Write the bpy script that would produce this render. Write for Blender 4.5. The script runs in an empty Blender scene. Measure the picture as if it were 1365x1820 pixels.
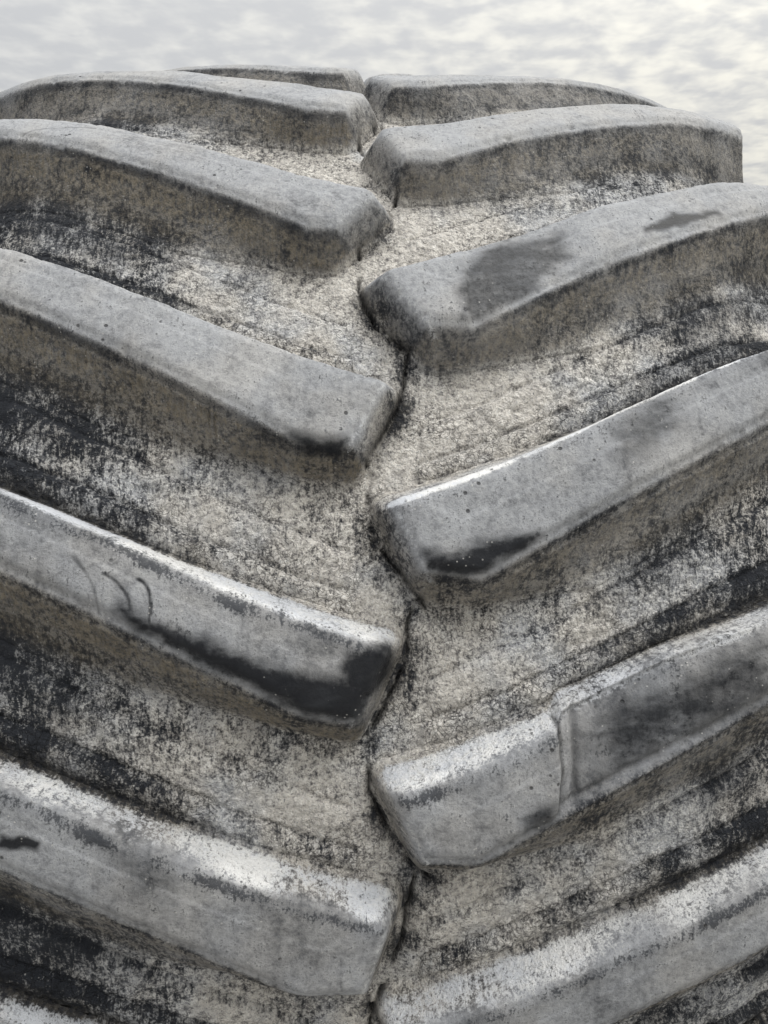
import bpy, math
import numpy as np

# ------------------------------------------------------------------ camera, world, sun, exposure
C = bpy.context.scene.collection
scene = bpy.context.scene
AX = 0.90                      # height of the wheel axis above the ground
cam_d = bpy.data.cameras.new('camera'); cam = bpy.data.objects.new('camera', cam_d); C.objects.link(cam)
scene.camera = cam
CAM_X, CAM_D, CAM_Z, YAW, ROLL, FPX = -0.04338, 1.4431, 0.17745, 0.068428, 0.005479, 1296.8
cam.location = (CAM_X, -CAM_D, AX + CAM_Z)
cam.rotation_mode = 'XYZ'
from mathutils import Matrix, Vector
# level camera looking along +Y, turned by YAW about Z, then rolled about its own view axis
base = Matrix(((1, 0, 0), (0, 0, -1), (0, 1, 0)))          # columns: right, up, back
rz = Matrix.Rotation(-YAW, 3, 'Z')
# local camera axes for yaw: right=(cy,-sy,0), forward=(sy,cy,0)
cam.rotation_euler = (rz @ base @ Matrix.Rotation(-ROLL, 3, 'Z')).to_euler('XYZ')
cam_d.sensor_fit = 'VERTICAL'; cam_d.sensor_height = 36.0
cam_d.lens = FPX / 1820 * 36.0
cam_d.clip_start = 0.02; cam_d.clip_end = 3000

scene.view_settings.view_transform = 'Standard'
try: scene.view_settings.look = 'None'
except Exception: pass
scene.view_settings.gamma = 1.0
scene.view_settings.use_curve_mapping = False
scene.view_settings.exposure = 0.5

SUN_EL, SUN_AZ = math.radians(66), math.radians(135)        # azimuth measured from +Y (behind the tyre) towards +X


class NT:
    """small node-expression helper"""
    def __init__(s, tree): s.t = tree; s.n = tree.nodes; s.l = tree.links
    def put(s, sock, v):
        if isinstance(v, bpy.types.NodeSocket): s.l.new(v, sock)
        elif v is not None: sock.default_value = v
    def math(s, op, a, b=None, c=None, clamp=False):
        n = s.n.new('ShaderNodeMath'); n.operation = op; n.use_clamp = clamp
        s.put(n.inputs[0], a); s.put(n.inputs[1], b); s.put(n.inputs[2], c)
        return n.outputs[0]
    def add(s, a, b): return s.math('ADD', a, b)
    def sub(s, a, b): return s.math('SUBTRACT', a, b)
    def mul(s, a, b): return s.math('MULTIPLY', a, b)
    def ma(s, a, b, c): return s.math('MULTIPLY_ADD', a, b, c)
    def step(s, v, lo, hi, a=0.0, b=1.0):
        n = s.n.new('ShaderNodeMapRange'); n.interpolation_type = 'SMOOTHSTEP'
        s.put(n.inputs[0], v); s.put(n.inputs[1], lo); s.put(n.inputs[2], hi); s.put(n.inputs[3], a); s.put(n.inputs[4], b)
        return n.outputs[0]
    def mix(s, f, a, b, mode='MIX'):
        n = s.n.new('ShaderNodeMix'); n.data_type = 'RGBA'; n.blend_type = mode
        s.put(n.inputs['Factor'], f); s.put(n.inputs[6], a); s.put(n.inputs[7], b)
        return n.outputs[2]
    def noise(s, vec, scale, detail=3.0, rough=0.55, dist=0.0):
        n = s.n.new('ShaderNodeTexNoise'); s.put(n.inputs['Vector'], vec)
        n.inputs['Scale'].default_value = scale; n.inputs['Detail'].default_value = detail
        n.inputs['Roughness'].default_value = rough; n.inputs['Distortion'].default_value = dist
        return n.outputs[0]
    def voro(s, vec, scale, feature='F1', rand=1.0):
        n = s.n.new('ShaderNodeTexVoronoi'); n.feature = feature; s.put(n.inputs['Vector'], vec)
        n.inputs['Scale'].default_value = scale; n.inputs['Randomness'].default_value = rand
        return n
    def mapping(s, vec, scale=(1, 1, 1), rot=(0, 0, 0), loc=(0, 0, 0)):
        n = s.n.new('ShaderNodeMapping'); s.put(n.inputs[0], vec)
        n.inputs['Scale'].default_value = scale; n.inputs['Rotation'].default_value = rot; n.inputs['Location'].default_value = loc
        return n.outputs[0]
    def attr(s, name):
        n = s.n.new('ShaderNodeAttribute'); n.attribute_name = name; return n


def build_world():
    w = bpy.data.worlds.new('World'); scene.world = w; w.use_nodes = True
    w.node_tree.nodes.clear(); N = NT(w.node_tree)
    out = N.n.new('ShaderNodeOutputWorld'); bg = N.n.new('ShaderNodeBackground')
    N.l.new(bg.outputs[0], out.inputs[0]); bg.inputs[1].default_value = 0.1
    sky = N.n.new('ShaderNodeTexSky'); sky.sky_type = 'NISHITA'; sky.sun_disc = False
    sky.sun_elevation = SUN_EL; sky.sun_rotation = SUN_AZ
    g = N.n.new('ShaderNodeTexCoord').outputs['Generated']
    sep = N.n.new('ShaderNodeSeparateXYZ'); N.l.new(g, sep.inputs[0])
    z = N.math('MAXIMUM', sep.outputs[2], 0.03)
    comb = N.n.new('ShaderNodeCombineXYZ')
    N.put(comb.inputs[0], N.math('DIVIDE', sep.outputs[0], z)); N.put(comb.inputs[1], N.math('DIVIDE', sep.outputs[1], z))
    p = comb.outputs[0]
    a = N.noise(N.mapping(p, (.8, 1.25, 1), (0, 0, .12)), 13.0, 3.0, .5, .2)
    b = N.noise(N.mapping(p, (1, 1, 1), loc=(3, 5, 0)), 2.2, 3.0, .5, .2)
    c = N.noise(N.mapping(p, (1, 1, 1), loc=(9, 1, 0)), 22.0, 3.0, .5, .0)
    # gaps between the small cloud cells glow, the cells themselves are grey
    v = N.add(N.mul(N.sub(a, .5), 1.35), N.mul(N.sub(b, .5), .35))
    v = N.add(v, N.mul(N.sub(c, .5), .35))
    # brighter towards the sun side
    side = N.step(sep.outputs[0], -.55, .75)
    v2 = N.add(v, N.mul(N.sub(side, .5), .22))
    f = N.step(v2, -.26, .38)
    lo = N.mix(side, (4.5, 4.56, 4.62, 1), (4.85, 4.85, 4.8, 1))
    hi = N.mix(side, (5.6, 5.6, 5.45, 1), (7.6, 7.35, 6.5, 1))
    col = N.mix(f, lo, hi)
    # an overcast sky is brighter overhead than near the horizon
    zen = N.math('DIVIDE', N.ma(N.math('MAXIMUM', sep.outputs[2], 0.0), 2.6, 1.0), 2.35)
    vs = N.n.new('ShaderNodeVectorMath'); vs.operation = 'SCALE'; N.l.new(col, vs.inputs[0]); 
    dt = N.n.new('ShaderNodeVectorMath'); dt.operation = 'DOT_PRODUCT'; N.l.new(g, dt.inputs[0])
    dt.inputs[1].default_value = (math.sin(SUN_AZ) * math.cos(SUN_EL), math.cos(SUN_AZ) * math.cos(SUN_EL), math.sin(SUN_EL))
    zen = N.mul(zen, N.ma(N.step(dt.outputs['Value'], .25, 1.0), .9, 1.0))      # the veiled sun brightens its part of the cloud
    N.l.new(zen, vs.inputs['Scale']); col = vs.outputs[0]
    col = N.mix(.94, sky.outputs[0], col)
    # below the horizon: dull ground light
    col = N.mix(N.step(sep.outputs[2], -.06, .04), (2.6, 2.55, 2.5, 1), col)
    N.l.new(col, bg.inputs[0])


build_world()
sd = bpy.data.lights.new('sun', 'SUN'); sun = bpy.data.objects.new('sun', sd); C.objects.link(sun)
sd.energy = 1.4; sd.angle = math.radians(38); sd.color = (1.0, .985, .96)
sdir = Vector((math.sin(SUN_AZ) * math.cos(SUN_EL), math.cos(SUN_AZ) * math.cos(SUN_EL), math.sin(SUN_EL)))
sun.rotation_euler = sdir.to_track_quat('Z', 'Y').to_euler(); sun.location = (3, 3, 5)

# ------------------------------------------------------------------ numeric noise
rng = np.random.default_rng(7)
PERM = rng.permutation(1024); GRAD = rng.uniform(0, 2 * np.pi, 1024)


def perlin(x, y):
    xi = np.floor(x).astype(np.int64); yi = np.floor(y).astype(np.int64)
    xf = x - xi; yf = y - yi
    def g(ix, iy, dx, dy):
        a = GRAD[PERM[(ix + PERM[iy & 1023]) & 1023]]
        return np.cos(a) * dx + np.sin(a) * dy
    u = xf ** 3 * (xf * (xf * 6 - 15) + 10); v = yf ** 3 * (yf * (yf * 6 - 15) + 10)
    a = g(xi, yi, xf, yf); b = g(xi + 1, yi, xf - 1, yf); c = g(xi, yi + 1, xf, yf - 1); d = g(xi + 1, yi + 1, xf - 1, yf - 1)
    return 1.5 * ((a + u * (b - a)) * (1 - v) + (c + u * (d - c)) * v)


def fbm(x, y, wl, octs=3, rough=.5, off=0.0):
    r = 0; a = 1; t = 0
    for i in range(octs):
        r = r + a * perlin(x / wl + 17.3 * i + off, y / wl - 9.1 * i + off); t += a; a *= rough; wl = wl / 2.03
    return r / t


def sst(v, a, b):
    t = np.clip((v - a) / (b - a), 0, 1); return t * t * (3 - 2 * t)


def smin(a, b, k):
    h = np.clip(k - np.abs(a - b), 0, None) / k; return np.minimum(a, b) - h * h * k * .25


def smax(a, b, k): return -smin(-a, -b, k)


def seg_dist(x, s, pts):
    d = np.full(x.shape, 9.0)
    for (x0, s0), (x1, s1) in zip(pts[:-1], pts[1:]):
        bx, bs = x1 - x0, s1 - s0
        t = np.clip(((x - x0) * bx + (s - s0) * bs) / (bx * bx + bs * bs), 0, 1)
        d = np.minimum(d, np.hypot(x - x0 - t * bx, s - s0 - t * bs))
    return d


def in_poly(x, s, pts):
    c = np.zeros(x.shape, bool); n = len(pts)
    for i in range(n):
        x0, s0 = pts[i]; x1, s1 = pts[(i + 1) % n]
        if s0 == s1: continue
        cr = ((s0 > s) != (s1 > s)) & (x < (x1 - x0) * (s - s0) / (s1 - s0) + x0); c ^= cr
    return c


# ------------------------------------------------------------------ tyre measures (x across, th around, s = 0.9*th)
R0, XE, H = 0.9, 0.462, 0.039
DTH = 0.24209
def crown(x): return R0 + .0045 * x ** 2 - .818 * x ** 4
def lug_height(x): return H + .030 * sst(np.abs(x), .30, .47)
def base_r(x): return crown(x) - lug_height(x) - 1.2 * np.clip(np.abs(x) - .468, 0, None) ** 1.6


# per lug: phase, upper edge (cubic in |x|), lower edge (cubic), the three inner corners
UP, LO = [-.262, .2843, 1.2205, -1.9691], [-.367, .6832, -.4296, .5198]
CN = [(.0033, -.2639), (.0281, -.3219), (.0694, -.3218)]
LUGS = {
 ('L', 0): (1.3136, UP, LO, CN), ('L', 1): (1.0715, UP, LO, CN),
 ('L', 2): (.8295, [-.267, .2914, 1.1794, -1.9691], [-.3666, .7032, -.4592, .5198], [(.0071, -.2764), (.0387, -.3213), (.0689, -.3223)]),
 ('L', 3): (.5874, [-.2651, .2838, 1.2165, -1.9691], [-.3696, .7033, -.4305, .5198], [(.0023, -.2688), (.0279, -.3258), (.0767, -.3202)]),
 ('L', 4): (.3453, [-.263, .2789, 1.2063, -1.9691], [-.359, .6729, -.4642, .5198], [(.0033, -.2616), (.0282, -.322), (.0648, -.3173)]),
 ('L', 5): (.1032, [-.2604, .2834, 1.1892, -1.9691], [-.3719, .6905, -.4244, .5198], [(.0039, -.2598), (.0218, -.3268), (.0742, -.325)]),
 ('R', 0): (1.1925, UP, LO, CN),
 ('R', 1): (.9504, UP, [-.3596, .6516, -.4832, .5198], CN),
 ('R', 2): (.7083, [-.2606, .3047, 1.2092, -1.9691], [-.3733, .7004, -.4316, .5198], [(.0050, -.2744), (.0350, -.3228), (.0731, -.3242)]),
 ('R', 3): (.4662, [-.2595, .2856, 1.2223, -1.9691], [-.3685, .6748, -.3989, .5198], [(.0036, -.2629), (.0251, -.3154), (.0687, -.3226)]),
 ('R', 4): (.2241, [-.2624, .2853, 1.2162, -1.9691], [-.369, .683, -.4428, .5198], [(-.0024, -.2581), (.0239, -.323), (.0665, -.3266)]),
 ('R', 5): (-.018, [-.2576, .2835, 1.2114, -1.9691], [-.3643, .6819, -.4356, .5198], CN),
}
for sd_, p0 in (('L', 1.3136), ('R', 1.1925)):
    for k in (-2, -1, 6, 7):
        LUGS[(sd_, k)] = (p0 - k * DTH, UP, LO, CN)

# polished or smeared patches: outline (x, th), strength, softness
RUB = {
 ('L', 4): [([(-.2006, .1203), (-.1531, .0944), (-.0954, .0682), (-.0581, .0559), (-.0364, .0553), (-.0308, .0783), (-.0054, .0847), (-.0018, .0661), (-.027, .0228), (-.0644, .0317), (-.0851, .0437), (-.1447, .0793), (-.1839, .1027)], 1.05, .008)],
 ('L', 3): [([(-.079, .2705), (-.0579, .2631), (-.0323, .2668), (-.0381, .2553), (-.0666, .2564)], .8, .005)],
 ('L', 5): [([(-.2876, -.065), (-.261, -.0673), (-.2633, -.0717), (-.2879, -.0721)], 1.1, .003),
            ([(-.205, -.085), (-.165, -.088), (-.14, -.105), (-.16, -.135), (-.20, -.125)], .35, .015)],
 ('R', 3): [([(.0244, .1618), (.0452, .1592), (.0805, .1709), (.114, .1779), (.1001, .1644), (.0753, .1483), (.0448, .1434), (.0276, .1498)], 1.0, .008),
            ([(.1736, .2757), (.2144, .3012), (.245, .3107), (.2325, .2711), (.2085, .2492), (.1804, .249)], .55, .012)],
 ('R', 2): [([(.0703, .4532), (.0964, .4768), (.1285, .4895), (.1662, .4993), (.1685, .4715), (.1262, .4229), (.0843, .392), (.065, .3916)], .70, .008),
            ([(.2482, .5093), (.284, .5451), (.3323, .5511), (.2662, .5157)], 1.0, .005)],
 ('R', 4): [([(.155, .001), (.1953, .033), (.2964, .078), (.295, .0414), (.2082, -.0105), (.177, -.0261)], .72, .018),
            ([(.0984, -.0641), (.1223, -.0531), (.1254, -.0661), (.103, -.0791)], .7, .006)],
}
SCRATCH = {
 ('L', 4): [([(-.2371, .1625), (-.2217, .139), (-.2181, .116)], .6), ([(-.2118, .1481), (-.1955, .1294), (-.1943, .1111)], .8), ([(-.1889, .1432), (-.1791, .1292), (-.181, .1017)], .9)],
 ('L', 2): [([(-.3518, .6789), (-.3241, .682), (-.2785, .6783)], .5)],
 ('R', 4): [([(.1279, .0161), (.130, -.022), (.128, -.0628)], 2.2), ([(.1419, .0181), (.1428, -.0417)], .5)],
}
CRACK = [
 [(.0098, .8537), (-.0112, .7767), (-.014, .74), (.004, .68), (.023, .62), (.0125, .5753)],
 [(.0125, .5753), (-.0027, .539), (-.0169, .5179), (-.0197, .4843), (-.0182, .4479), (-.0059, .4136), (.0114, .392), (.0237, .3782)],
 [(.0222, .3782), (.019, .3442), (.009, .3085), (-.0072, .2777), (-.0162, .2597), (-.0141, .2362)],
 [(-.0141, .2362), (-.0159, .2075), (-.0102, .1794), (.0059, .1544), (.0241, .1269), (.0355, .1077)],
 [(.024, .125), (.0168, .1053), (.0151, .0785), (.0069, .0465), (-.0071, .0175), (-.0186, -.0009), (-.0178, -.0254)],
 [(-.0178, -.0254), (-.0165, -.0554), (-.0004, -.0924), (.0159, -.1221), (.0325, -.1435)],
 [(.0207, -.137), (.0149, -.1727), (.0106, -.2106), (.0005, -.2432), (-.0126, -.285), (-.0157, -.3308)],
 [(.0110, .8537), (.0165, .83), (.004, .79)],
]


def cub(c, x): return c[0] + c[1] * x + c[2] * x * x + c[3] * x ** 3


def lug_terms(key, x, th):
    """edge distances (metres, positive inside the worn top face) for one lug"""
    ph, up, lo, cn = LUGS[key]
    sg = -1 if key[0] == 'L' else 1
    ax = sg * x; t = th - ph
    xc = np.clip(ax, -.06, XE + .03)
    su = cub(up, xc); sl = cub(lo, xc)
    du_dx = (up[1] + 2 * up[2] * xc + 3 * up[3] * xc ** 2) * R0
    dl_dx = (lo[1] + 2 * lo[2] * xc + 3 * lo[3] * xc ** 2) * R0
    d_up = (su - t) * R0 / np.sqrt(1 + du_dx ** 2)
    d_lo = (t - sl) * R0 / np.sqrt(1 + dl_dx ** 2)
    if key == ('R', 4): d_up = d_up - .003 + .009 * sst(ax, .127, .135) * (1 - sst(ax, .20, .32))
    (x0, t0), (x1, t1), (x2, t2) = [(c[0], c[1] * R0) for c in cn]
    s = t * R0
    ex, es = x1 - x0, t1 - t0; L = math.hypot(ex, es)
    d_in = ((ax - x0) * (-es) + (s - t0) * ex) / L             # right-hand normal, pointing into the lug
    ex, es = x2 - x1, t2 - t1; L = math.hypot(ex, es)
    d_bt = ((ax - x1) * (-es) + (s - t1) * ex) / L
    d_out = XE + (.014 if key[0] == 'L' else 0) - ax
    return ax, d_up, d_lo, d_in, d_bt, d_out


W_UP, W_LO, W_IN, W_BT, W_OUT = .015, .029, .016, .028, .010


def lug_height_frac(key, x, th):
    ax, u, l, i, b, o = lug_terms(key, x, th)
    s = R0 * th
    wob = .0008 * fbm(x + 3.1, s, .045, 2, .5, 5.0 + LUGS[key][0]) + .0003 * fbm(x, s, .008, 2)
    r = [1 + (u + wob) / (W_UP - .009 * sst(ax, .02, .26)), 1 + (l + wob) / W_LO, 1 + (i + wob) / W_IN, 1 + (b + wob) / W_BT, 1 + o / W_OUT]
    k = .30
    def join(p, q, k1):                                   # crisp corners on the worn face, rounder ones at the foot
        return smin(p, q, .06 + k1 * (1 - np.clip(np.minimum(p, q), 0, 1)))
    g = join(r[1], r[3], .6); g = join(g, r[2], .45); near = 1 - sst(ax, .025, .080); g = smin(g, r[0], .22 + (.75 + .6 * (1 - np.clip(np.minimum(g, r[0]), 0, 1))) * near); g = join(g, r[4], .25)
    raw = g
    roll = .30 if key[1] >= 4 else (.10 if key[1] == 3 and key[0] == 'R' else .0)      # nearer lugs are worn round along the lower edge
    top = smin(g, np.ones_like(g), .13 + roll * (1 - sst(np.minimum(l, b + .008) - u, -.012, .004)))
    # wide fillet under the long flanks, tight at the inner end
    inner = sst(np.minimum(i, b + .012), -.014, .022)
    upper = sst(np.minimum(i, l) - (u + W_UP), -.004, .012)            # tight foot on the upward flank
    kf = .12 + 1.20 * inner * (1 - .78 * upper)
    h = np.clip(kf - np.abs(top), 0, None) / kf
    frac = np.maximum(top, 0) + h * h * kf * .25
    return frac, raw, (ax, u, l, i, b, o)


def crack_depth(x, th):
    s = th * .87; d = np.full(x.shape, 9.0)
    xw = x + .0022 * fbm(x, s, .02, 2, .6, 3.) + .0009 * fbm(x, s, .005, 2, .6, 8.); sw = s + .0022 * fbm(x, s, .02, 2, .6, 31.)
    m = np.abs(x) < .07
    dd = np.full(m.sum(), 9.0)
    for c in CRACK: dd = np.minimum(dd, seg_dist(xw[m], sw[m], [(a, b * .87) for a, b in c]))
    d[m] = dd
    return d


def ledges(x, th):
    """two thin mould lines that run above every lug, in the channel"""
    best = np.full(x.shape, 9.0); second = np.full(x.shape, 9.0)
    for key, (ph, up, lo, cn) in LUGS.items():
        sg = -1 if key[0] == 'L' else 1
        ax = sg * x
        m = (ax > -.01) & (ax < .46) & (np.abs(th - ph + .2) < .4)
        if not m.any(): continue
        xc = ax[m]
        d = (th[m] - ph - cub(up, xc)) * R0 * .86
        fade = 1e3 * np.clip(.035 - xc, 0, 1) * .02
        best[m] = np.where(np.abs(d - .030) + fade < np.abs(best[m]), d - .030, best[m])
        off2 = .058 + .05 * xc
        second[m] = np.where(np.abs(d - off2) + fade * 3 < np.abs(second[m]), d - off2, second[m])
    return best, second


def surface_noise(x, s, crust):
    lump = .5 + sst(fbm(x, s, .05, 2, .5, 33.), -.2, .3)
    n = .0010 * fbm(x, s, .030, 3, .55, 2.) + crust * lump * (.0016 * fbm(x, s, .011, 2, .6, 4.) + .0009 * fbm(x, s, .0048, 1, .6, 6.))
    big = .0016 * fbm(x, s, .12, 2, .5, 11.)
    return n + big


def pos(x, th, r): return np.stack([x, -r * np.cos(th), AX + r * np.sin(th)], -1)


def mesh_from_grid(name, P, mask, attrs, uv, mat, parent):
    ny, nx = P.shape[:2]
    idx = np.full(ny * nx, -1, np.int64)
    f = mask[:-1, :-1] & mask[1:, :-1] & mask[:-1, 1:] & mask[1:, 1:]
    vid = np.arange(ny * nx).reshape(ny, nx)
    q = np.stack([vid[:-1, :-1][f], vid[:-1, 1:][f], vid[1:, 1:][f], vid[1:, :-1][f]], -1)
    used = np.unique(q); idx[used] = np.arange(len(used)); q = idx[q]
    me = bpy.data.meshes.new(name)
    me.vertices.add(len(used)); me.vertices.foreach_set('co', P.reshape(-1, 3)[used].astype(np.float32).ravel())
    me.loops.add(q.size); me.loops.foreach_set('vertex_index', q.astype(np.int32).ravel())
    me.polygons.add(len(q)); me.polygons.foreach_set('loop_start', np.arange(0, q.size, 4, dtype=np.int32))
    me.update(calc_edges=True)
    me.polygons.foreach_set('use_smooth', np.ones(len(q), bool))
    for an, av in attrs.items():
        a = me.attributes.new(an, 'FLOAT', 'POINT'); a.data.foreach_set('value', av.reshape(-1)[used].astype(np.float32))
    a = me.attributes.new('surf', 'FLOAT_VECTOR', 'POINT'); a.data.foreach_set('vector', uv.reshape(-1, 3)[used].astype(np.float32).ravel())
    me.materials.append(mat); me.validate()
    o = bpy.data.objects.new(name, me); C.objects.link(o); o.parent = parent
    return o


# ------------------------------------------------------------------ weathered rubber
def rubber_material():
    m = bpy.data.materials.new('weathered_rubber'); m.use_nodes = True
    t = m.node_tree; t.nodes.clear(); N = NT(t)
    out = N.n.new('ShaderNodeOutputMaterial'); bs = N.n.new('ShaderNodeBsdfPrincipled'); N.l.new(bs.outputs[0], out.inputs[0])
    obj = N.n.new('ShaderNodeTexCoord').outputs['Object']
    surf = N.attr('surf').outputs['Vector']
    A = {k: N.attr(k).outputs['Fac'] for k in ('dust', 'brown', 'white', 'rub', 'crust', 'crack', 'dark', 'flake')}
    c = lambda v: N.sub(v, .5)
    big = N.noise(obj, 9, 3, .55)
    mid = N.noise(obj, 34, 4, .6, .3)
    fine = N.noise(obj, 190, 5, .68)
    grit = N.noise(obj, 520, 3, .75)
    streak = N.noise(N.mapping(surf, (1.0, .22, 1.0)), 330, 3, .65, .4)
    streak2 = N.noise(N.mapping(surf, (1.0, .12, 1.0)), 120, 3, .6, .2)
    # ---- colours
    sx = N.n.new('ShaderNodeSeparateXYZ'); N.l.new(surf, sx.inputs[0])
    mid_band = N.step(N.math('ABSOLUTE', sx.outputs[0]), .03, .22, 1, 0)
    warm = N.step(N.add(N.noise(obj, 14, 3, .55), N.mul(N.mul(mid_band, A['crust']), .12)), .40, .64)
    warm = N.mul(warm, N.ma(A['crust'], .65, .35))
    dustc = N.mix(warm, (.57, .585, .61, 1), (.70, .672, .63, 1))
    dustc = N.mix(N.step(fine, .30, .70), N.mix(1, dustc, N.mix(A['crust'], (.80, .80, .81, 1), (.60, .60, .62, 1)), 'MULTIPLY'), dustc)
    dustc = N.mix(N.mul(N.mul(N.step(N.add(grit, N.mul(c(fine), .6)), .50, .70), .85), N.ma(A['crust'], .9, .1)), dustc, (.86, .85, .83, 1))
    dustc = N.mix(N.mul(N.mul(N.step(N.add(grit, N.mul(c(fine), .6)), .46, .32), .6), N.ma(A['crust'], .75, .25)), dustc, (.18, .18, .19, 1))
    dustc = N.mix(N.step(A['crust'], .15, .75), N.mix(1, dustc, (.70, .70, .70, 1), 'MULTIPLY'), N.mix(1, dustc, (1.13, 1.12, 1.10, 1), 'MULTIPLY'))
    dark = N.mix(mid, (.016, .018, .023, 1), (.050, .054, .063, 1))
    # ---- channels: crusty, hard edged cover; worn faces: soft film
    cov_c = N.add(A['dust'], N.ma(c(mid), 1.2, N.mul(c(big), .5)))  # the cover value also holds the shade painted under the lugs
    cov_c = N.add(cov_c, N.mul(N.ma(c(fine), 1.7, N.ma(c(streak), 1.7, N.mul(c(grit), 1.7))), N.step(big, .35, .65, 1.15, .6)))
    m_c = N.step(cov_c, -.10, 1.06)
    cov_f = N.add(A['dust'], N.ma(c(mid), .95, N.mul(c(big), .9)))
    cov_f = N.add(cov_f, N.ma(c(fine), .52, N.ma(c(streak2), .40, N.mul(c(grit), .22))))
    m_f = N.step(cov_f, -.05, .98)
    cov = N.math('ADD', N.mul(m_c, A['crust']), N.mul(m_f, N.sub(1.0, A['crust'])), clamp=True)
    col = N.mix(cov, dark, dustc)
    # ---- brown mud film under the edges
    br = N.math('MULTIPLY', A['brown'], N.step(N.add(c(fine), N.add(N.mul(c(mid), .8), N.mul(c(streak), .8))), -.42, .30), clamp=True)
    brc = N.mix(N.step(fine, .35, .7), (.085, .075, .060, 1), (.275, .238, .180, 1))
    col = N.mix(br, col, brc)
    # ---- pale dried lime on the upward shoulders
    wc = N.add(A['white'], N.add(N.ma(c(mid), 1.2, N.mul(c(grit), 1.4)), N.ma(c(fine), 1.7, N.mul(c(streak), .7))))
    wm = N.mul(N.step(wc, .16, .70), .92)
    whc = N.mix(N.step(N.add(big, N.mul(c(fine), .5)), .40, .62), (.58, .60, .64, 1), (.74, .74, .735, 1))
    col = N.mix(wm, col, whc)
    # ---- dark flecks where rubber shows at the crest
    dk = N.step(N.add(A['dark'], N.add(N.ma(c(mid), 1.3, N.mul(c(grit), 2.2)), N.ma(c(fine), 1.8, N.ma(c(streak), 1.2, N.mul(c(streak2), .5))))), .12, .85)
    col = N.mix(N.mul(dk, .9), col, dark)
    # ---- rubbed glossy patches
    smear = N.noise(N.mapping(obj, (30, 90, 90), (0, .35, 0)), 1.0, 4, .6)
    rb = N.mul(N.step(N.add(A['rub'], N.ma(c(smear), .7, N.mul(c(fine), .8))), .02, .84), .97)
    rubc = N.mix(N.step(smear, .45, .8), (.006, .007, .010, 1), (.018, .020, .024, 1))
    col = N.mix(rb, col, rubc)
    # speckle of fresh grit everywhere, also on the rubbed rubber
    sp = N.voro(obj, 210, 'F1'); spd = N.step(sp.outputs['Distance'], .10, .20, 1, 0)
    gate = N.step(N.noise(obj, 60, 2, .5), .55, .66)
    col = N.mix(N.mul(N.mul(spd, gate), .55), col, (.55, .54, .52, 1))
    # ---- pits in the worn faces
    pv = N.voro(obj, 75, 'F1'); pd = pv.outputs['Distance']
    pg = N.step(N.noise(obj, 26, 2, .5), .56, .62)
    pit = N.mul(N.mul(N.step(pd, .07, .16, 1, 0), pg), N.sub(1.0, A['crust']))
    col = N.mix(N.mul(pit, .8), col, (.02, .02, .022, 1))
    # ---- hairline crazing of the crust
    wob = N.n.new('ShaderNodeVectorMath'); wob.operation = 'ADD'
    nz = N.n.new('ShaderNodeTexNoise'); N.l.new(obj, nz.inputs['Vector']); nz.inputs['Scale'].default_value = 110
    sc = N.n.new('ShaderNodeVectorMath'); sc.operation = 'SCALE'; N.l.new(nz.outputs['Color'], sc.inputs[0]); sc.inputs['Scale'].default_value = .012
    N.l.new(obj, wob.inputs[0]); N.l.new(sc.outputs[0], wob.inputs[1])
    cv = N.voro(wob.outputs[0], 150, 'DISTANCE_TO_EDGE'); cz = N.step(cv.outputs['Distance'],   .0, .07, 1, 0)
    czg = N.mul(N.step(N.add(N.noise(obj, 26, 3, .6), N.mul(A['flake'], .22)), .50, .64), A['crust'])
    czg = N.math('MAXIMUM', czg, N.mul(N.step(N.noise(obj, 31, 2, .5), .645, .69), .8))
    craze = N.mul(cz, czg)
    col = N.mix(N.mul(craze, .42), col, (.03, .03, .032, 1))
    col = N.mix(A['crack'], col, (.012, .012, .013, 1))
    N.l.new(col, bs.inputs['Base Color'])
    # ---- gloss
    ro = N.mix(cov, (.62, .62, .62, 1), (.92, .92, .92, 1))
    ro = N.mix(rb, ro, (.40, .40, .40, 1))
    N.l.new(ro, bs.inputs['Roughness']); N.l.new(N.math('MAXIMUM', N.mul(rb, .17), N.ma(wm, -.06, .10)), bs.inputs['Specular IOR Level'])
    # ---- relief
    hgt = N.add(N.mul(c(fine), .0038), N.mul(c(grit), .0028))
    hgt = N.add(hgt, N.mul(N.sub(1.0, N.math('MINIMUM', N.mul(N.voro(wob.outputs[0], 240, 'F1').outputs['Distance'], 1.3), 1.0)), .0016))
    hgt = N.sub(hgt, N.mul(craze, .0014))
    hc = N.mul(hgt, A['crust'])
    hf = N.mul(N.add(N.mul(c(fine), .0008), N.mul(c(grit), .0005)), N.mul(N.sub(1.0, A['crust']), N.sub(1.0, N.mul(A['rub'], .8))))
    ht = N.sub(N.add(hc, hf), N.mul(pit, .0012))
    bp = N.n.new('ShaderNodeBump'); bp.inputs['Strength'].default_value = 1.0; bp.inputs['Distance'].default_value = 1.0
    N.l.new(ht, bp.inputs['Height']); N.l.new(bp.outputs[0], bs.inputs['Normal'])
    return m


RUBBER = rubber_material()

# ------------------------------------------------------------------ the setting
def ground_material():
    m = bpy.data.materials.new('yard_earth'); m.use_nodes = True
    t = m.node_tree; N = NT(t); bs = t.nodes['Principled BSDF']
    obj = N.n.new('ShaderNodeTexCoord').outputs['Object']
    col = N.mix(N.noise(obj, 3, 6, .65), (.24, .235, .225, 1), (.46, .45, .43, 1)); N.l.new(col, bs.inputs['Base Color'])
    bs.inputs['Roughness'].default_value = .95
    bp = N.n.new('ShaderNodeBump'); bp.inputs['Distance'].default_value = .02; N.l.new(N.noise(obj, 25, 6, .65), bp.inputs['Height'])
    N.l.new(bp.outputs[0], bs.inputs['Normal'])
    return m


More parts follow.
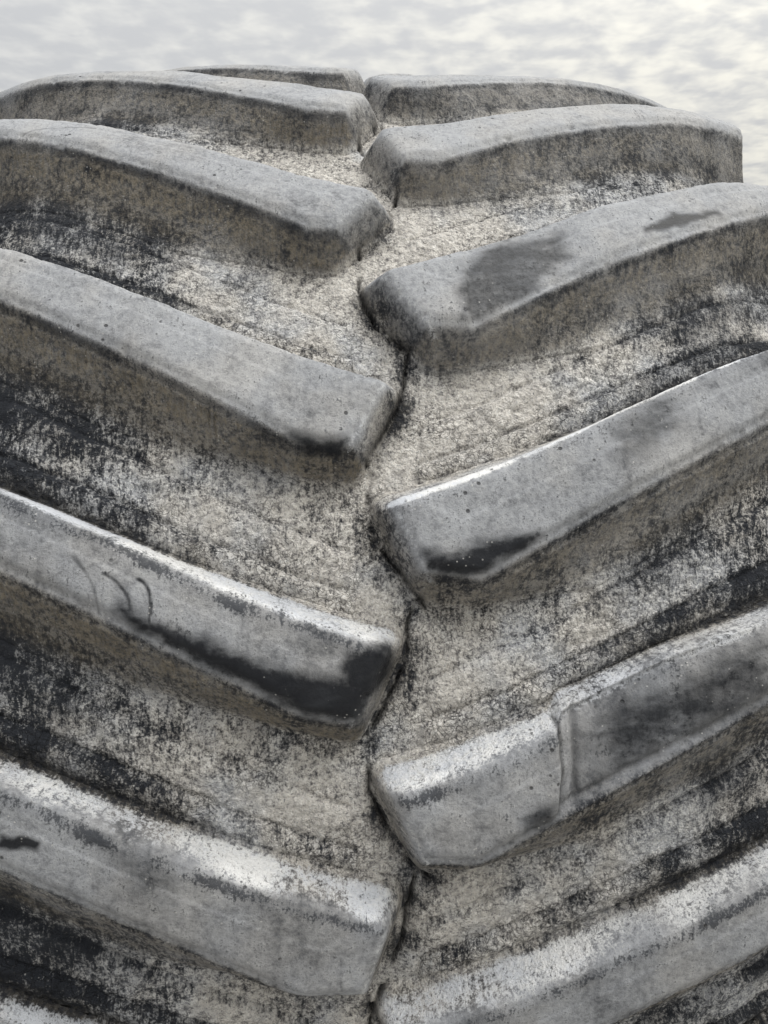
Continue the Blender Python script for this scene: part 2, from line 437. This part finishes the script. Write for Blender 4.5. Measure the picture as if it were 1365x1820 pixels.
def build_ground():
    me = bpy.data.meshes.new('ground'); S = 1200
    me.from_pydata([(-S, -S, -.004), (S, -S, -.004), (S, S, -.004), (-S, S, -.004)], [], [(0, 1, 2, 3)])
    me.materials.append(ground_material())
    o = bpy.data.objects.new('ground', me); C.objects.link(o); o['kind'] = 'structure'


build_ground()

tyre = bpy.data.objects.new('tractor_tyre', None); C.objects.link(tyre)
tyre['label'] = 'huge worn black tractor tyre with deep chevron lugs crusted in pale grey dust'
tyre['category'] = 'tyre'

# ------------------------------------------------------------------ attribute painting shared by casing and lugs
def lug_cover(x, th):
    """highest lug fraction near each casing point plus the flank distances of the closest lugs"""
    fr = np.zeros(x.shape); lo_d = np.full(x.shape, 9.0)
    for key in LUGS:
        ph = LUGS[key][0]
        sg = -1 if key[0] == 'L' else 1
        m = (sg * x > -.12) & (th - ph > -.50) & (th - ph < .16)
        if not m.any(): continue
        f, raw, (ax, u, l, i, b, o) = lug_height_frac(key, x[m], th[m])
        fr[m] = np.maximum(fr[m], f)
        below = np.maximum(-np.minimum(l, b), 0) + 1.6 * np.maximum(-i, 0) + 3.0 * np.maximum(-u, 0)   # distance below the lower edge
        inside = below
        lo_d[m] = np.minimum(lo_d[m], inside)
    return fr, lo_d


def channel_dust_shade(x, th, lo_d):
    s = R0 * th
    ax = np.abs(x)
    # plenty of dust on the crown, bare rubber towards the sides; right below each lug, sparse dust plus painted shade
    d = 1.05 - .90 * sst(ax, .06, .34) * (1 - .45 * sst(th, .45, .95)) * np.where(x > 0, .74, 1.12)
    d = d - .36 * (1 - sst(lo_d, .022, .055)) * (1 - .4 * sst(th, .5, .9)) - .36 * (1 - sst(lo_d, .040, .110)) * (.6 + .8 * fbm(x, s, .07, 2, .5, 25.))
    d = d + .22 * sst(lo_d, .075, .13)
    d = d + .50 * fbm(x, s, .085, 3, .55, 21.) + .34 * fbm(x * 2.2, s * .8, .045, 3, .6, 27.)
    return d


def build_casing():
    nx = 560; ths = np.linspace(-.62, 1.80, 1240)
    xs = np.linspace(-.485, .485, nx)
    X, T = np.meshgrid(xs, ths); S = R0 * T
    fr, lo_d = lug_cover(X, T)
    dcr = crack_depth(X, T)
    l1, l2 = ledges(X, T)
    clear = 1 - sst(fr, .0, .35)
    r = base_r(X) + surface_noise(X, S, 1.0)
    # mould lines: a small step up with a groove under it
    w = .0030 * fbm(X, S, .04, 3, .6, 14.)
    r = r + clear * (.0052 * sst(-(l1 + w), -.002, .003) * (1 - sst(-(l1 + w), .006, .026)) - .0034 * np.exp(-((l1 + w) / .0024) ** 2))
    r = r + clear * (.0040 * sst(-(l2 + w), -.002, .003) * (1 - sst(-(l2 + w), .006, .030)) - .0028 * np.exp(-((l2 + w) / .0022) ** 2))
    cr = np.exp(-(dcr / .0018) ** 2); cw = sst(.7 + fbm(X, S, .03, 2, .5, 41.), .35, .8)
    r = r - .0065 * cr * (.15 + .85 * cw) - .0018 * np.exp(-(dcr / .010) ** 2)
    r = r - .0035 * sst(fr, .10, .35) - .010 * sst(fr, .5, .9)           # sinks under every lug
    P = pos(X, T, r)
    dust = channel_dust_shade(X, T, lo_d)
    crusty = np.exp(-((l1 + .004) / .014) ** 2); l1 = l1 + w; l2 = l2 + w
    dust = dust - .42 * np.exp(-((l1 + .001) / .006) ** 2) + .10 * np.exp(-((l1 - .016) / .010) ** 2) - .30 * np.exp(-(l2 / .004) ** 2) * sst(fbm(X, S, .1, 2, .5, 15.), -.5, .2)
    dust = dust - (.42 + .8 * fbm(X, S, .04, 3, .6, 29.)) * np.exp(-(dcr / .018) ** 2) * sst(.60 - T, -.1, .6)
    brown = .6 * sst(fr, .02, .20) * (1 - sst(lo_d, .05, .08)) + .22 * (1 - sst(lo_d, .03, .07))
    brown = brown * (1 - .5 * sst(T, .6, 1.0))
    white = .10 + .12 * crusty + np.zeros(X.shape)
    attrs = dict(dust=dust, brown=brown, white=white - .22, rub=0 * X, crust=1 - .45 * sst(fr, .05, .4), crack=np.clip(cr * (.1 + .9 * cw), 0, 1) * .85, dark=0 * X - .1, flake=np.exp(-((l1 + .006) / .010) ** 2) * .9)
    uv = np.stack([X, S, 0 * X], -1)
    mesh_from_grid('casing', P, np.ones(X.shape, bool), attrs, uv, RUBBER, tyre)


def build_lug(key):
    ph, up, lo, cn = LUGS[key]; k = key[1]
    sg = -1 if key[0] == 'L' else 1
    far = k < 0 or k > 6
    nu, nv = (300, 130) if not far else (120, 50)
    if 1 < k < 6: nu, nv = 330, 150
    a = np.linspace(-.050, XE + .020, nu)
    # finer rows near the edges of the worn face
    U = np.linspace(0, 1, nv)
    al, V = np.meshgrid(a, U)
    xc = np.clip(al, -.05, XE + .01)
    tl = cub(lo, xc) - .085 / R0; tu = cub(up, xc) + .036 / R0
    tl = np.maximum(tl, cn[1][1] - .085)
    T = ph + tl + (tu - tl) * V
    X = sg * al; S = R0 * T
    fr, raw, (ax, u, l, i, b, o) = lug_height_frac(key, X, T)
    hgt = lug_height(X)
    edge = np.minimum(np.minimum(u, l), np.minimum(i, b))
    on_top = sst(edge, -.006, .004)
    wear = .0022 * fbm(X, S, .11, 2, .5, 50. + 3 * k) * on_top
    r = base_r(X) + hgt * fr + wear + surface_noise(X, S, .35 * (1 - on_top) + .06)
    # shallow chamfer band round the face
    r = r - .0022 * np.exp(-((edge - .001) / .004) ** 2)
    # a fine moulded step runs along the lower flank
    lowline = {3: 1.0, 4: 1.0, 5: .8}.get(k, .30) * sst(u, .0, .01) * sst(i, -.006, .004) * (1 - sst(ax, .40, .45))
    bl = -np.minimum(l, b) + .0012 * fbm(X, S, .05, 2, .5, 57.)
    r = r + lowline * (.0014 * np.exp(-((bl - .0125) / .0022) ** 2) - .0016 * np.exp(-((bl - .0085) / .0020) ** 2))
    # chips along the long edges
    chip = np.clip(fbm(X, S, .012, 2, .6, 70. + k) - .30, 0, 1) * np.exp(-((edge + .001) / .0045) ** 2)
    r = r - .008 * chip
    # notches and scratches
    scr = np.zeros(X.shape)
    for pts, st in SCRATCH.get(key, []):
        if len(pts) == 3:                                                  # bend the line smoothly
            (ax0, ay0), (ax1, ay1), (ax2, ay2) = pts; cx_, cy_ = 2 * ax1 - .5 * (ax0 + ax2), 2 * ay1 - .5 * (ay0 + ay2)
            pts = [((1 - q) ** 2 * ax0 + 2 * q * (1 - q) * cx_ + q * q * ax2, (1 - q) ** 2 * ay0 + 2 * q * (1 - q) * cy_ + q * q * ay2) for q in np.linspace(0, 1, 9)]
        d = seg_dist(X + .0012 * fbm(X, S, .02, 2, .5, 5.), S, [(p, q * R0) for p, q in pts])
        wv = .0019 if st < 1.5 else .0022
        g = np.exp(-(d / wv) ** 2)
        r = r - (.0004 if st < 1.5 else .0060) * min(st, 1) * g; scr = np.maximum(scr, g * min(st, 1))
    if key == ('R', 4):                                                    # the face beyond the cut is worn lower
        r = r - .011 * sst(ax + .004 * fbm(X, S, .03, 2, .5, 9.), .127, .134) * on_top * (1 - .6 * sst(ax, .17, .30)) + .002 * np.exp(-((ax - .1205) / .006) ** 2) * on_top - .0035 * np.exp(-((ax - .142) / .003) ** 2) * on_top
        r = r - .008 * sst(ax, .124, .135) * np.exp(-((u - .002) / .012) ** 2) * (1 - sst(ax, .18, .30))
    if key == ('R', 2):                                                    # uneven worn hollows
        r = r - .0035 * on_top * sst(ax, .070, .076) * (1 - sst(ax, .15, .19)) - .002 * on_top * sst(ax, .19, .26)
    if key == ('L', 3):
        d = seg_dist(X, S, [(-.075, .2590 * R0), (-.040, .2560 * R0)]); r = r - .0035 * np.exp(-(d / .005) ** 2)
    # foot: dips below the casing outside the lug
    r = r + 0.0004 - .0050 * (1 - sst(fr, .0, .035))
    dcr = crack_depth(X, T); cr = np.exp(-(dcr / .0024) ** 2) * (1 - sst(fr, .1, .4))
    r = r - .0060 * cr
    P = pos(X, T, r)
    mask = (fr > 1e-4) | (raw > -.12)
    # ---- cover
    hi = sst(T, .30, .80)                              # how much the face looks up to the sky here
    below = -np.minimum(l, b)
    dust_top = .74 + .14 * hi + .12 * fbm(X, S, .06, 3, .5, 90.)
    if k >= 4: dust_top = dust_top - .10
    if key == ('R', 3): dust_top = dust_top - .10 * sst(ax, .10, .2)
    if key == ('R', 4): dust_top = dust_top - .08 * sst(ax, .13, .15)
    flank = sst(-edge, .001, .006)
    dust_shade_fl = .38 + .20 * fbm(X, S, .03, 2, .5, 93.)  # thin flank dust, lowered to put the flank's shade into the colour
    if k <= 2: dust_shade_fl = dust_shade_fl - .02
    # long lower flank: dark band just below the edge, brown mud lower, then bare; dust cut further to paint in shade
    lowf = sst(below, .0, .004) * (u > 0) * (i > -.012)
    dust_shade_fl = dust_shade_fl - lowf * (.18 * np.exp(-((below - .006) / .006) ** 2)) - .2 * sst(below, .020, .034) * sst(ax, .08, .3)
    upf = sst(-u, -.002, .002)
    dust_shade_fl = dust_shade_fl + upf * .30
    dust = dust_top * (1 - flank) + dust_shade_fl * flank
    brown = lowf * (.95 * sst(below, .004, .014) * (1 - .6 * sst(below, .020, .034)) + .12)
    brown = brown * (1 - .55 * sst(T, .60, .95)) * (.7 if key[0] == 'R' else 1.1) * (1.0 if k < 5 or key[0] == 'R' else .5)
    brown = brown + .35 * sst(-i, .004, .012) * (1 - lowf)
    wmul = {('L', 4): 1.15, ('L', 5): .9, ('R', 4): .95, ('R', 5): .85, ('R', 3): 1.25, ('L', 3): .45, ('L', 6): 1, ('R', 6): 1}.get(key, .25)
    wb = {('R', 3): (.0015, .0035), ('L', 3): (.003, .005), ('L', 5): (.009, .010), ('R', 5): (.010, .011), ('R', 4): (.008, .009)}.get(key, (.007, .009))
    uw = -u + .003 * fbm(X, S, .05, 2, .5, 111.)
    white = wmul * (1.05 + .9 * fbm(X, S, .07, 2, .5, 113.)) * np.exp(-((uw - wb[0]) / wb[1]) ** 2) * (1 - .75 * sst(-i, -.002, .006)) * (1 - .35 * sst(ax, .25, .42))
    if key == ('R', 4): white = white * (1 - .45 * sst(ax, .13, .16)) + .5 * sst(ax, .125, .135) * np.exp(-((u - .003) / .005) ** 2)
    white = np.maximum(white, .42 * np.exp(-((i - .001) / .003) ** 2) * (u > 0) * (b > -.01) * (k > 1))   # pale worn rim of the inner end
    white = white - .16
    darkf = {('L', 4): .85, ('L', 5): .8, ('R', 4): .75, ('R', 5): .8, ('R', 3): .25, ('L', 6): .8, ('R', 6): .8}.get(key, 0.)
    if key == ('R', 4): darkf = darkf * (1 - .6 * sst(ax, .125, .14))
    us = u + .0035 * fbm(X, S, .06, 2, .5, 101.) + .0025 * fbm(X, S, .014, 2, .6, 103.)
    dark = darkf * (.80 + .9 * fbm(X, S, .05, 2, .5, 105.)) * np.exp(-((us - .005) / .0055) ** 2) * sst(i, -.006, .004)
    if key == ('R', 4): darkx = 0
    dark = np.maximum(dark, (.22 + .6 * fbm(X, S, .05, 2, .5, 107.)) * lowf * np.exp(-((below - .006) / .006) ** 2) * (k < 4) * (key[0] == 'L'))
    dark = dark + .30 * sst(-i, .006, .014) * (1 - lowf) * (k > 2)
    rub = np.zeros(X.shape)
    sx = X + .009 * fbm(X, S, .035, 3, .6, 61.); ss = S + .006 * fbm(X, S, .03, 3, .6, 63.)
    for pts, st, soft in RUB.get(key, []):
        pp = [(p, q * R0) for p, q in pts]
        d = seg_dist(sx, ss, pp + pp[:1]) * np.where(in_poly(sx, ss, pp), 1, -1)
        rub = np.maximum(rub, st * (.60 * sst(d, -2.0 * soft, 0) + .40 * sst(d, -.5 * soft, .8 * soft)))
    rub = np.maximum(rub, .95 * scr * (key[0] == 'L')) - .10
    crust = .06 + .62 * flank * 1 + .35 * sst(.35 - fr, 0, .35)
    if k <= 2: crust = crust - .22 * flank
    crack = np.clip(cr * 1.0 + (scr * .75 if key == ('R', 4) else 0), 0, 1)
    foot = 1 - sst(fr, .03, .34)                       # the fillet carries the same dirt and painted shade as the channel beside it
    near_lug = np.maximum(-np.minimum(l, b), 0) + 1.6 * np.maximum(-i, 0) + 3.0 * np.maximum(-u, 0)
    cd = channel_dust_shade(X, T, near_lug)
    dust = dust * (1 - foot) + cd * foot
    brown = brown * (1 - foot) + foot * (.6 * sst(fr, .02, .20) + .22 * (1 - sst(near_lug, .03, .07))) * (1 - .5 * sst(T, .6, 1.0)) * (1 - sst(near_lug, .05, .08))
    white = white * (1 - foot) - .12 * foot; dark = dark * (1 - foot) - .1 * foot
    attrs = dict(dust=dust, brown=np.clip(brown, 0, 1), white=white, rub=rub, crust=np.clip(crust, 0, 1), crack=crack, dark=dark, flake=0 * X)
    uv = np.stack([X, S, 0 * X], -1)
    if sg > 0: pass
    else:
        P, mask, uv = P[:, ::-1], mask[:, ::-1], uv[:, ::-1]; attrs = {kk: vv[:, ::-1] for kk, vv in attrs.items()}
    o = mesh_from_grid('tread_lug', P, mask, attrs, uv, RUBBER, tyre)
    LAB = {('L', 4): 'lug with a glossy black rubbed band along its lower edge', ('R', 3): 'lug with a dark polished patch on its nose',
           ('R', 4): 'lug split by a vertical cut', ('R', 2): 'lug with dark uneven worn hollows on its face',
           ('L', 2): 'lug with a thin reddish curved scratch'}
    if key in LAB: o['label'] = LAB[key]


build_casing()
for key in LUGS: build_lug(key)


def revolve(name, prof, th0, th1, n, parent, flip=False, dust=.35):
    ths = np.linspace(th0, th1, n)
    pr = np.array(prof); X = np.broadcast_to(pr[:, 0], (n, len(pr))).copy(); R = np.broadcast_to(pr[:, 1], (n, len(pr))).copy()
    T = np.broadcast_to(ths[:, None], X.shape).copy()
    P = pos(X, T, R); z = np.zeros(X.shape)
    S = R0 * T
    uv = np.stack([X + R, S, z], -1)
    if flip: P, uv = P[:, ::-1], uv[:, ::-1]
    at = dict(dust=z + dust, brown=z, white=z - .2, rub=z, crust=z + .8, crack=z, dark=z, flake=z)
    return mesh_from_grid(name, P, np.ones(X.shape, bool), at, uv, RUBBER, parent)


# bare lower part of the ring, the two sidewalls and the inside
xr = np.linspace(-.485, .485, 80)
revolve('tread_band', [(x, float(base_r(np.array(x))) - .002) for x in xr], 1.79, 2 * math.pi - .61, 260, tyre)
rs = float(base_r(np.array(.485)))
side = [(.483, rs + .001), (.492, rs - .012), (.500, rs - .05), (.506, rs - .12), (.500, rs - .20), (.478, rs - .27), (.445, rs - .32), (.425, rs - .345), (.405, rs - .350), (.395, rs - .340)]
sp = []
for (a0, b0), (a1, b1) in zip(side[:-1], side[1:]):
    for q in np.linspace(0, 1, 6)[:-1]: sp.append((a0 + (a1 - a0) * q, b0 + (b1 - b0) * q))
sp.append(side[-1])
revolve('sidewall', sp[::-1], 0, 2 * math.pi, 240, tyre, flip=True)
revolve('sidewall', [(-a, b) for a, b in sp[::-1]], 0, 2 * math.pi, 240, tyre)
inner = [(.396, rs - .340), (.45, rs - .25), (.465, rs - .12), (.44, rs - .045), (.3, rs - .02), (0, rs - .01), (-.3, rs - .02), (-.44, rs - .045), (-.465, rs - .12), (-.45, rs - .25), (-.396, rs - .340)]
revolve('inner_liner', inner, 0, 2 * math.pi, 160, tyre, dust=.1)
